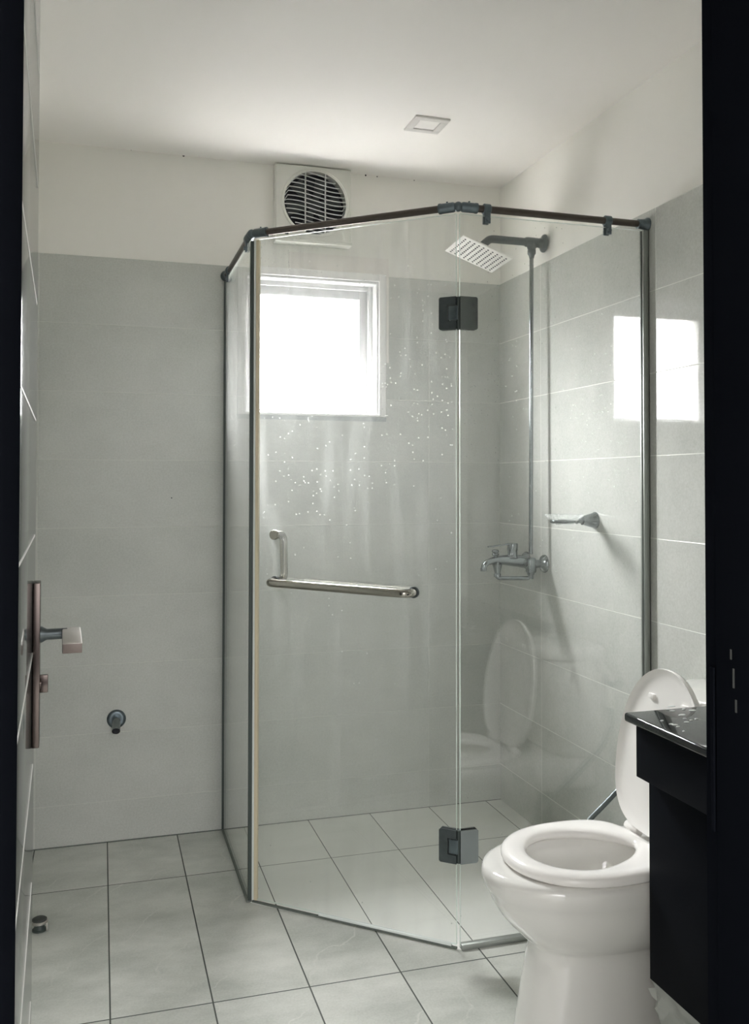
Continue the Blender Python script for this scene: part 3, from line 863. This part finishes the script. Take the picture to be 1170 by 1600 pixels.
# front plate with a circular hole: ring of quads from circle to square
n = 48
def sq_pt(a, y, inset=0.0):
    cx_, cz_ = (FX0 + FX1) / 2, (FZ0 + FZ1) / 2; hw, hh = (FX1 - FX0) / 2 - inset, (FZ1 - FZ0) / 2 - inset
    dx, dz = cos(a), sin(a)
    k = min(hw / abs(dx) if abs(dx) > 1e-6 else 1e9, hh / abs(dz) if abs(dz) > 1e-6 else 1e9)
    return Vector((cx_ + dx * k, y, cz_ + dz * k))
angs = sorted(set([2 * pi * k / n for k in range(n)] + [math.atan2(s2 * (FZ1 - FZ0), s1 * (FX1 - FX0)) % (2 * pi) for s1 in (1, -1) for s2 in (1, -1)]))
R_ = [[sq_pt(a, YB + TT - 0.001) for a in angs], [sq_pt(a, FY + 0.004) for a in angs], [sq_pt(a, FY, 0.004) for a in angs],
      [Vector((fcx + (fr_ + 0.012) * cos(a), FY, fcz + (fr_ + 0.012) * sin(a))) for a in angs],
      [Vector((fcx + (fr_ + 0.008) * cos(a), FY - 0.004, fcz + (fr_ + 0.008) * sin(a))) for a in angs],
      [Vector((fcx + fr_ * cos(a), FY - 0.003, fcz + fr_ * sin(a))) for a in angs],
      [Vector((fcx + fr_ * cos(a), YB + 0.006, fcz + fr_ * sin(a))) for a in angs]]
loft(bm, R_, cap0=False, cap1=False)
obj('housing', bm, 'white_plastic', fan, smooth=30)
bm = bmesh.new(); bm.faces.new([bm.verts.new((fcx + fr_ * cos(a), YB + 0.005, fcz + fr_ * sin(a))) for a in angs])
obj('duct', bm, 'dark', fan, smooth=0)
bm = bmesh.new()
for k in range(6):
    a = k * pi / 3 + 0.2
    r_ = Vector((cos(a), 0, sin(a))); tdir = Vector((-sin(a), 0.35, cos(a))).normalized()
    o_ = [Vector((fcx, YB - 0.006, fcz)) + r_ * 0.025 - tdir * 0.012, Vector((fcx, YB - 0.006, fcz)) + r_ * 0.11 - tdir * 0.028,
          Vector((fcx, YB - 0.006, fcz)) + r_ * 0.11 + tdir * 0.028, Vector((fcx, YB - 0.006, fcz)) + r_ * 0.025 + tdir * 0.012]
    add_prism(bm, o_, (0, 0.0015, 0))
add_lathe(bm, (fcx, YB + 0.003, fcz), (0, -1, 0), [(0, 0.030), (0.016, 0.028), (0.020, 0.018)], 24)
obj('fan_blades', bm, 'blade', fan)
# wavy slats
bm = bmesh.new()
ns_ = 14
for i in range(ns_):
    z0 = fcz + fr_ * 0.98 - (i + 0.5) * (2 * fr_ * 0.98) / ns_
    hw = math.sqrt(max(0, fr_ ** 2 - (z0 - fcz) ** 2))
    if hw < 0.02: continue
    K = 18; top = []; bot = []
    for k in range(K + 1):
        x = -hw + 2 * hw * k / K
        u = x / fr_
        z = z0 - 0.014 * sin(u * pi * 0.62)
        z = max(z, fcz - math.sqrt(max(0, (fr_ - 0.001) ** 2 - x * x))); z = min(z, fcz + math.sqrt(max(0, (fr_ - 0.001) ** 2 - x * x)))
        top.append((fcx + x, z))
    vs = []
    for x, z in top:
        vs.append([bm.verts.new((x, FY - 0.004, z + 0.0008)), bm.verts.new((x, FY - 0.004, z - 0.0022)), bm.verts.new((x, FY + 0.006, z - 0.0002)), bm.verts.new((x, FY + 0.006, z + 0.0028))])
    for a, b in zip(vs, vs[1:]):
        for q in range(4): bm.faces.new((a[q], a[(q + 1) % 4], b[(q + 1) % 4], b[q]))
    bm.faces.new(vs[0]); bm.faces.new(vs[-1][::-1])
for dx in (-0.040, 0.040):
    h = math.sqrt(fr_ ** 2 - dx ** 2)
    add_box(bm, fcx + dx - 0.0018, fcx + dx + 0.0018, FY - 0.005, FY + 0.006, fcz - h, fcz + h)
obj('grille', bm, 'grey_plastic', fan, smooth=30)
obj('bottom_lip', box(FX0 - 0.002, FX1 + 0.002, FY - 0.012, YB + TT, FZ0 - 0.012, FZ0 + 0.001, 0.003), 'white_plastic', fan)
bm = bmesh.new()
add_box(bm, 0.655, 0.668, FY - 0.006, FY + 0.001, 2.283, 2.292, 0.001); add_box(bm, 0.674, 0.688, FY - 0.006, FY + 0.001, 2.280, 2.288, 0.001)
obj('switch', bm, 'dark', fan)

# ================================================================== CEILING LIGHT
cl = thing('ceiling_light', 'small unlit square recessed downlight in the ceiling', 'ceiling light', (1.072, 2.932, ZC))
lx0, lx1, ly0, ly1 = 1.009, 1.135, 2.868, 2.996
bm = bmesh.new(); fw = 0.026
add_box(bm, lx0, lx1, ly0, ly0 + fw, ZC - 0.007, ZC + 0.001, 0.0015); add_box(bm, lx0, lx1, ly1 - fw, ly1, ZC - 0.007, ZC + 0.001, 0.0015)
add_box(bm, lx0, lx0 + fw, ly0 + fw - 0.001, ly1 - fw + 0.001, ZC - 0.007, ZC + 0.001, 0.0015); add_box(bm, lx1 - fw, lx1, ly0 + fw - 0.001, ly1 - fw + 0.001, ZC - 0.007, ZC + 0.001, 0.0015)
obj('frame', bm, 'lightframe', cl)
obj('diffuser', box(lx0 + fw - 0.002, lx1 - fw + 0.002, ly0 + fw - 0.002, ly1 - fw + 0.002, ZC - 0.003, ZC), 'diffuser', cl, smooth=0)

# ================================================================== PIPE OUTLET ON THE WALL
po = thing('pipe_outlet', 'round chrome pipe outlet low on the back wall near the door', 'pipe outlet', (0.057, YB, 0.44))
bm = lathe((0.059, YB, 0.447), (0, -1, 0), [(0, 0.034), (0.004, 0.034), (0.008, 0.030), (0.010, 0.024), (0.009, 0.018)], 32)
obj('flange', bm, 'fitting', po, smooth=40)
bm = bmesh.new()
tp = fillet([(0.059, YB - 0.004, 0.447), (0.059, YB - 0.030, 0.445), (0.057, YB - 0.070, 0.420)], 0.02, 5)
add_tube(bm, tp, 0.0145, 24, cap=False)
nozzle = obj('spout', bm, 'chrome', po, smooth=60)
d_ = (Vector(tp[-1]) - Vector(tp[-2])).normalized()
bm = bmesh.new(); add_lathe(bm, Vector(tp[-1]) - d_ * 0.004, d_, [(0, 0.0125), (0.0045, 0.0125), (0.0046, 0)], 24)
obj('opening', bm, 'dark', nozzle, smooth=30)

# ================================================================== DOOR STOP
dsx, dsy = -0.165, 2.86
ds = thing('door_stop', 'small metal and dark rubber door stop on the floor by the door edge', 'door stop', (dsx, dsy, 0))
obj('base', lathe((dsx, dsy, 0), UP, [(0, 0.021), (0.003, 0.021), (0.005, 0.016), (0.020, 0.013)], 24), 'dark_seal', ds, smooth=40)
bm = lathe((dsx, dsy, 0.020), UP, [(0, 0.020), (0.003, 0.0245), (0.008, 0.0245), (0.010, 0.022)], 28)
add_obox(bm, Vector((dsx + 0.021, dsy - 0.010, 0.012)), Xd, Yd, UP, 0.004, 0.006, 0.024, 0.001)
obj('collar', bm, 'nickel', ds, smooth=40)
obj('rubber_cap', lathe((dsx, dsy, 0.029), UP, [(0, 0.021), (0.004, 0.021), (0.007, 0.016), (0.0075, 0)], 28), 'rubber', ds, smooth=40)

# ================================================================== TOILET
TY = 1.970
toilet = thing('toilet', 'white ceramic toilet with raised lid between the vanity and the shower', 'toilet', (1.2, TY, 0))
NR = 64


def egg(xf, xb, hw, z, nf=2.0, nb=2.6, frac=0.52, z2=None, yo=0.0):
    """egg outline: front (small x) elliptical, back squarer; z2 = z at the back"""
    xc = xf + (xb - xf) * frac; pts = []
    for k in range(NR):
        a = 2 * pi * k / NR
        c, s = cos(a), sin(a)
        nn = nf if c < 0 else nb
        ax_ = (xc - xf) if c < 0 else (xb - xc)
        x = xc + ax_ * math.copysign(abs(c) ** (2 / nn), c)
        y = TY + yo + hw * math.copysign(abs(s) ** (2 / nn), s)
        pts.append(Vector((x, y, z)))
    return pts


bm = bmesh.new()
rings = [egg(0.948, 1.45, 0.112, 0.0, 2.6, 3.5, .4), egg(0.950, 1.45, 0.112, 0.012, 2.6, 3.5, .4), egg(0.958, 1.44, 0.108, 0.06, 2.6, 3.5, .4),
         egg(0.968, 1.43, 0.104, 0.13, 2.5, 3.4, .42), egg(0.980, 1.42, 0.104, 0.195, 2.4, 3.2, .42), egg(0.986, 1.42, 0.107, 0.222, 2.3, 3.0, .45),
         egg(0.978, 1.42, 0.116, 0.233, 2.2, 3.0, .46), egg(0.962, 1.42, 0.130, 0.246, 2.2, 2.9, .48),
         egg(0.935, 1.42, 0.148, 0.272, 2.1, 2.8, .5), egg(0.908, 1.42, 0.162, 0.303, 2.1, 2.8, .5), egg(0.888, 1.42, 0.171, 0.338, 2.1, 2.8, .5),
         egg(0.878, 1.42, 0.1745, 0.360, 2.1, 2.8, .5), egg(0.8745, 1.42, 0.177, 0.364, 2.1, 2.8, .5),
         egg(0.868, 1.42, 0.180, 0.385, 2.1, 2.8, .5), egg(0.868, 1.42, 0.181, 0.398, 2.1, 2.8, .5), egg(0.873, 1.418, 0.177, 0.408, 2.1, 2.8, .5),
         egg(0.884, 1.41, 0.168, 0.412, 2.1, 2.8, .5), egg(0.930, 1.31, 0.130, 0.411, 2.1, 2.4, .5), egg(0.940, 1.295, 0.122, 0.405, 2.1, 2.4, .5),
         egg(0.938, 1.297, 0.124, 0.380, 2.1, 2.4, .5), egg(0.955, 1.285, 0.113, 0.345, 2.1, 2.3, .5), egg(0.985, 1.265, 0.092, 0.300, 2.1, 2.2, .5),
         egg(1.03, 1.24, 0.066, 0.255, 2.0, 2.0, .5), egg(1.07, 1.20, 0.040, 0.225, 2.0, 2.0, .5), egg(1.10, 1.17, 0.02, 0.215, 2, 2, .5)]
loft(bm, rings)
obj('bowl', bm, 'ceramic', toilet, smooth=60)
bm = bmesh.new(); bm.faces.new([bm.verts.new(p) for p in egg(1.035, 1.236, 0.070, 0.262, 2, 2, .5)])
obj('water', bm, 'window_glass', toilet, smooth=0)
# shelf carrying the tank
bm = bmesh.new(); add_box(bm, 1.36, XR - 0.012, TY - 0.150, TY + 0.150, 0.300, 0.411, 0.03, 4)
obj('tank_shelf', bm, 'ceramic', toilet, smooth=50)


# tank: bowed front
def tank_ring(z, xf, hw, bow, xb=XR - 0.010):
    pts = []
    K = 20
    for k in range(K + 1):
        f = -1 + 2 * k / K
        pts.append(Vector((xf - bow * (1 - f * f), TY + f * hw, z)))
    e = 0.018
    pts[0] = Vector((pts[0].x + e, pts[0].y, z)); pts[-1] = Vector((pts[-1].x + e, pts[-1].y, z))
    return pts + [Vector((xb, TY + hw, z)), Vector((xb, TY - hw, z))]


bm = bmesh.new()
loft(bm, [tank_ring(0.411, 1.470, 0.150, 0.03), tank_ring(0.43, 1.455, 0.160, 0.035), tank_ring(0.60, 1.445, 0.178, 0.04), tank_ring(0.735, 1.440, 0.184, 0.045)])
obj('tank', bm, 'ceramic', toilet, smooth=40)
bm = bmesh.new()
loft(bm, [tank_ring(0.736, 1.432, 0.190, 0.048), tank_ring(0.741, 1.428, 0.193, 0.049), tank_ring(0.762, 1.428, 0.193, 0.049), tank_ring(0.774, 1.438, 0.184, 0.046), tank_ring(0.779, 1.455, 0.165, 0.04)])
tl_ = obj('tank_lid', bm, 'ceramic', toilet, smooth=50)
obj('flush_button', lathe((1.505, TY, 0.778), UP, [(0, 0.024), (0.004, 0.024), (0.006, 0.021), (0.0055, 0.0)], 28), 'chrome', tl_)

# seat ring
SX0, SX1, SHW = 0.922, 1.300, 0.176
def seat_out(x_in, z): return egg(SX0 + x_in, SX1 - x_in, SHW - x_in, z, 2.1, 3.2, .55)
def seat_in(x_in, z): return egg(SX0 + 0.060 - x_in, SX1 - 0.040 + x_in, 0.112 + x_in, z, 2.0, 1.6, .42)
bm = bmesh.new()
rs = [seat_out(0.004, 0.4135), seat_out(0.0, 0.418), seat_out(0.0, 0.426), seat_out(0.004, 0.4325), seat_out(0.012, 0.4365), seat_out(0.024, 0.4385),
      seat_in(0.020, 0.4375), seat_in(0.008, 0.434), seat_in(0.001, 0.428), seat_in(0.0, 0.421), seat_in(0.005, 0.4135)]
v = loft(bm, rs, False, False)
for k in range(NR):
    bm.faces.new((v[-1][k], v[-1][(k + 1) % NR], v[0][(k + 1) % NR], v[0][k]))
obj('seat', bm, 'seat', toilet, smooth=60)

# lid, standing open: outline in lid plane (s along height, t sideways)
hinge = Vector((1.312, TY, 0.438)); apex = Vector((1.369, TY, 0.848))
lu = (apex - hinge).normalized(); LLn = (apex - hinge).length
ln_ = Vector((-lu.z, 0, lu.x))       # faces the bowl side (-x)
def lid_ring(ins, off):
    pts = []
    L2 = LLn - 2 * ins; hw = SHW + 0.004 - ins; cc = ins + L2 * 0.42
    for k in range(NR):
        a = 2 * pi * k / NR; c, s = cos(a), sin(a)
        if c > 0: sx__ = cc + (LLn - ins - cc) * abs(c) ** (2 / 2.1); nn = 2.1
        else: sx__ = cc - (cc - ins) * abs(c) ** (2 / 3.4); nn = 3.4
        if c <= 0: y = hw * math.copysign(abs(s) ** (2 / 3.4), s) 
        else: y = hw * math.copysign(abs(s) ** (2 / 2.1), s)
        taper = 1 - 0.10 * max(0, (cc - sx__) / cc) ** 1.5
        pts.append(hinge + lu * sx__ + Vector((0, y * taper, 0)) + ln_ * off)
    return pts
bm = bmesh.new()
loft(bm, [lid_ring(0.060, 0.000), lid_ring(0.022, 0.001), lid_ring(0.010, 0.006), lid_ring(0.002, 0.011), lid_ring(0.0, 0.006), lid_ring(0.001, -0.003), lid_ring(0.010, -0.009), lid_ring(0.05, -0.014), lid_ring(0.10, -0.016)])
lid = obj('lid', bm, 'seat', toilet, smooth=60)
for sy in (-0.075, 0.060):
    bm = bmesh.new()
    add_obox(bm, hinge + lu * 0.335 + Vector((0, sy, 0)) + ln_ * 0.003, lu, Yd, ln_, 0.014, 0.024, 0.008, 0.003)
    obj('bumper', bm, 'seat', lid)
for sy in (-0.080, 0.080):
    bm = bmesh.new()
    add_lathe(bm, (1.312, TY + sy - 0.028, 0.432), Yd, [(0, 0.010), (0.002, 0.012), (0.054, 0.012), (0.056, 0.010)], 20)
    add_lathe(bm, (1.312, TY + sy, 0.410), UP, [(0, 0.016), (0.006, 0.016), (0.022, 0.011)], 20)
    obj('seat_hinge', bm, 'seat', toilet, smooth=50)

# ================================================================== BIDET SPRAYER
bs = thing('bidet_sprayer', 'bidet sprayer with dark hose hanging on the wall behind the toilet', 'bidet sprayer', (XR, 2.24, 0.6))
obj('holder', lathe((XR, 2.24, 0.675), (-1, 0, 0), [(0, 0.020), (0.004, 0.020), (0.006, 0.010), (0.030, 0.010), (0.032, 0.013), (0.045, 0.013)], 20), 'chrome', bs, smooth=40)
bm = bmesh.new()
add_tube(bm, fillet([(1.560, 2.24, 0.60), (1.560, 2.24, 0.70), (1.540, 2.24, 0.72)], 0.02, 5), 0.010, 16)
add_lathe(bm, (1.540, 2.24, 0.72), Vector((-0.8, 0, 0.45)), [(0, 0.012), (0.012, 0.017), (0.020, 0.017), (0.021, 0.014)], 20)
obj('spray_head', bm, 'white_plastic', bs, smooth=40)
def cat(pts, n=10):
    pts = [Vector(p) for p in pts]; P_ = [pts[0]] + pts + [pts[-1]]; out = []
    for i in range(1, len(P_) - 2):
        a, b, c, d = P_[i - 1:i + 3]
        for k in range(n):
            t = k / n
            out.append(0.5 * ((2 * b) + (c - a) * t + (2 * a - 5 * b + 4 * c - d) * t * t + (3 * b - a - 3 * c + d) * t ** 3))
    out.append(pts[-1]); return out
hose = cat([(1.560, 2.24, 0.60), (1.552, 2.26, 0.56), (1.510, 2.29, 0.515), (1.464, 2.30, 0.472), (1.390, 2.30, 0.410), (1.324, 2.30, 0.356), (1.27, 2.29, 0.30), (1.27, 2.25, 0.20), (1.36, 2.20, 0.12), (1.50, 2.18, 0.15), (1.575, 2.17, 0.22)])
obj('hose', tube(hose, 0.0072, 14), 'hose', bs, smooth=60)
obj('valve', lathe((XR, 2.17, 0.225), (-1, 0, 0), [(0, 0.022), (0.004, 0.022), (0.008, 0.012), (0.035, 0.012)], 20), 'chrome', bs, smooth=40)

# ================================================================== VANITY
VY0, VY1 = 0.995, 1.782
van = thing('vanity_cabinet', 'black vanity cabinet by the doorway in front of the toilet', 'cabinet', (1.38, 1.39, 0))
bm = bmesh.new()
add_box(bm, 1.196, XR - 0.002, VY0, VY1, 0.204, 0.66, 0.002)
obj('carcass', bm, 'black', van)
bm = bmesh.new()
add_box(bm, 1.148, XR - 0.002, VY0, VY1, 0.661, 0.779, 0.002)
obj('apron', bm, 'black', van)
for y0, y1, hy_ in ((VY0 + 0.004, (VY0 + VY1) / 2 - 0.0015, -0.03), ((VY0 + VY1) / 2 + 0.0015, VY1 - 0.004, 0.03)):
    d = obj('door', box(1.178, 1.1955, y0, y1, 0.212, 0.655, 0.0015), 'black', van)
    hyc = (VY0 + VY1) / 2 + hy_
    bm = tube(fillet([(1.178, hyc, 0.45), (1.156, hyc, 0.45), (1.156, hyc, 0.56), (1.178, hyc, 0.56)], 0.008), 0.004, 12)
    obj('handle', bm, 'black', d, smooth=60)
obj('plinth', box(1.235, XR - 0.002, VY0, VY1 - 0.004, 0, 0.205, 0.001), 'black', van)
ct = obj('vanity_countertop', box(1.130, XR - 0.001, VY0 - 0.01, 1.803, 0.780, 0.800, 0.006, 4), 'granite', origin=(1.363, 1.39, 0.78))
tag(ct, 'glossy black granite countertop with water droplets on the vanity', 'countertop')
# droplets on the worktop
drop0 = None
spots = [(740, 200, 1.9), (752, 256, 1.2), (905, 232, 1.1), (1018, 250, 1.5), (1055, 177, 0.8), (880, 310, 1.6), (916, 357, 0.8), (1070, 362, 0.9), (940, 403, 1.0),
         (617, 385, 0.8), (738, 430, 0.9), (788, 440, 1.2), (830, 462, 0.9), (900, 522, 0.8), (1000, 378, 0.7), (700, 238, 0.9)]
def unproject_z(px, py, z):
    d = Fv + Rv * ((px - 585) / FPX) - Uv * ((py - 724.63) / FPX)
    t = (z - CAMH) / d.z
    return Vector((d.x * t, d.y * t, z))
DROPS = []
for a, b, s in spots:
    p = unproject_z(960 + a / 8.357, 1080 + b / 8.357, 0.80)
    DROPS.append((round(p.x, 4), round(p.y, 4), s))
bm = bmesh.new(); add_lathe(bm, (0, 0, 0), UP, [(0.0, 0.0042), (0.0006, 0.0040), (0.0013, 0.0030), (0.0017, 0.0015), (0.0018, 0)], 16)
drop0 = obj('water_droplet', bm, 'water', smooth=60)
for i, (x, y, s) in enumerate(DROPS):
    o = drop0 if i == 0 else drop0.copy()
    if i: COL.objects.link(o)
    o.location = (x, y, 0.7999); o.scale = (s * 1.5, s * 0.75, 1.0); o.rotation_euler = (0, 0, random.uniform(-0.5, 0.5) + 0.3)
    tag(o, 'longest bright water streak near the far edge of the black countertop' if i == 0 else 'small bright water droplet on the black countertop', 'water droplet', 'water droplets on the countertop')

# plastic bag hanging under the vanity
random.seed(3)
bm = bmesh.new()
U_, V_ = 26, 18
vg = []
for i in range(U_ + 1):
    f = i / U_; row = []
    y = 1.778 - 0.34 * f
    for j in range(V_ + 1):
        g = j / V_
        drop = 0.015 + 0.075 * min(1, f * 5 + 0.15) * (0.8 + 0.2 * sin(f * 9)) 
        z = 0.211 - g * drop
        x = 1.181 + 0.010 * sin(f * 31 + g * 4) * g + 0.016 * sin(f * 13 - g * 6) * g + 0.03 * g * (1 - g) - 0.02 * g * (f > .1)
        row.append(bm.verts.new((x + random.uniform(-.003, .003) * g, y + 0.01 * sin(g * 7 + f * 20) * g, z)))
    vg.append(row)
for i in range(U_):
    for j in range(V_):
        bm.faces.new((vg[i][j], vg[i + 1][j], vg[i + 1][j + 1], vg[i][j + 1]))
bmesh.ops.solidify(bm, geom=bm.faces[:], thickness=0.0008)
bag = obj('plastic_bag', bm, 'bag', origin=(1.196, 1.625, 0.2), smooth=25)
tag(bag, 'crumpled translucent white plastic bag hanging under the black vanity', 'plastic bag')
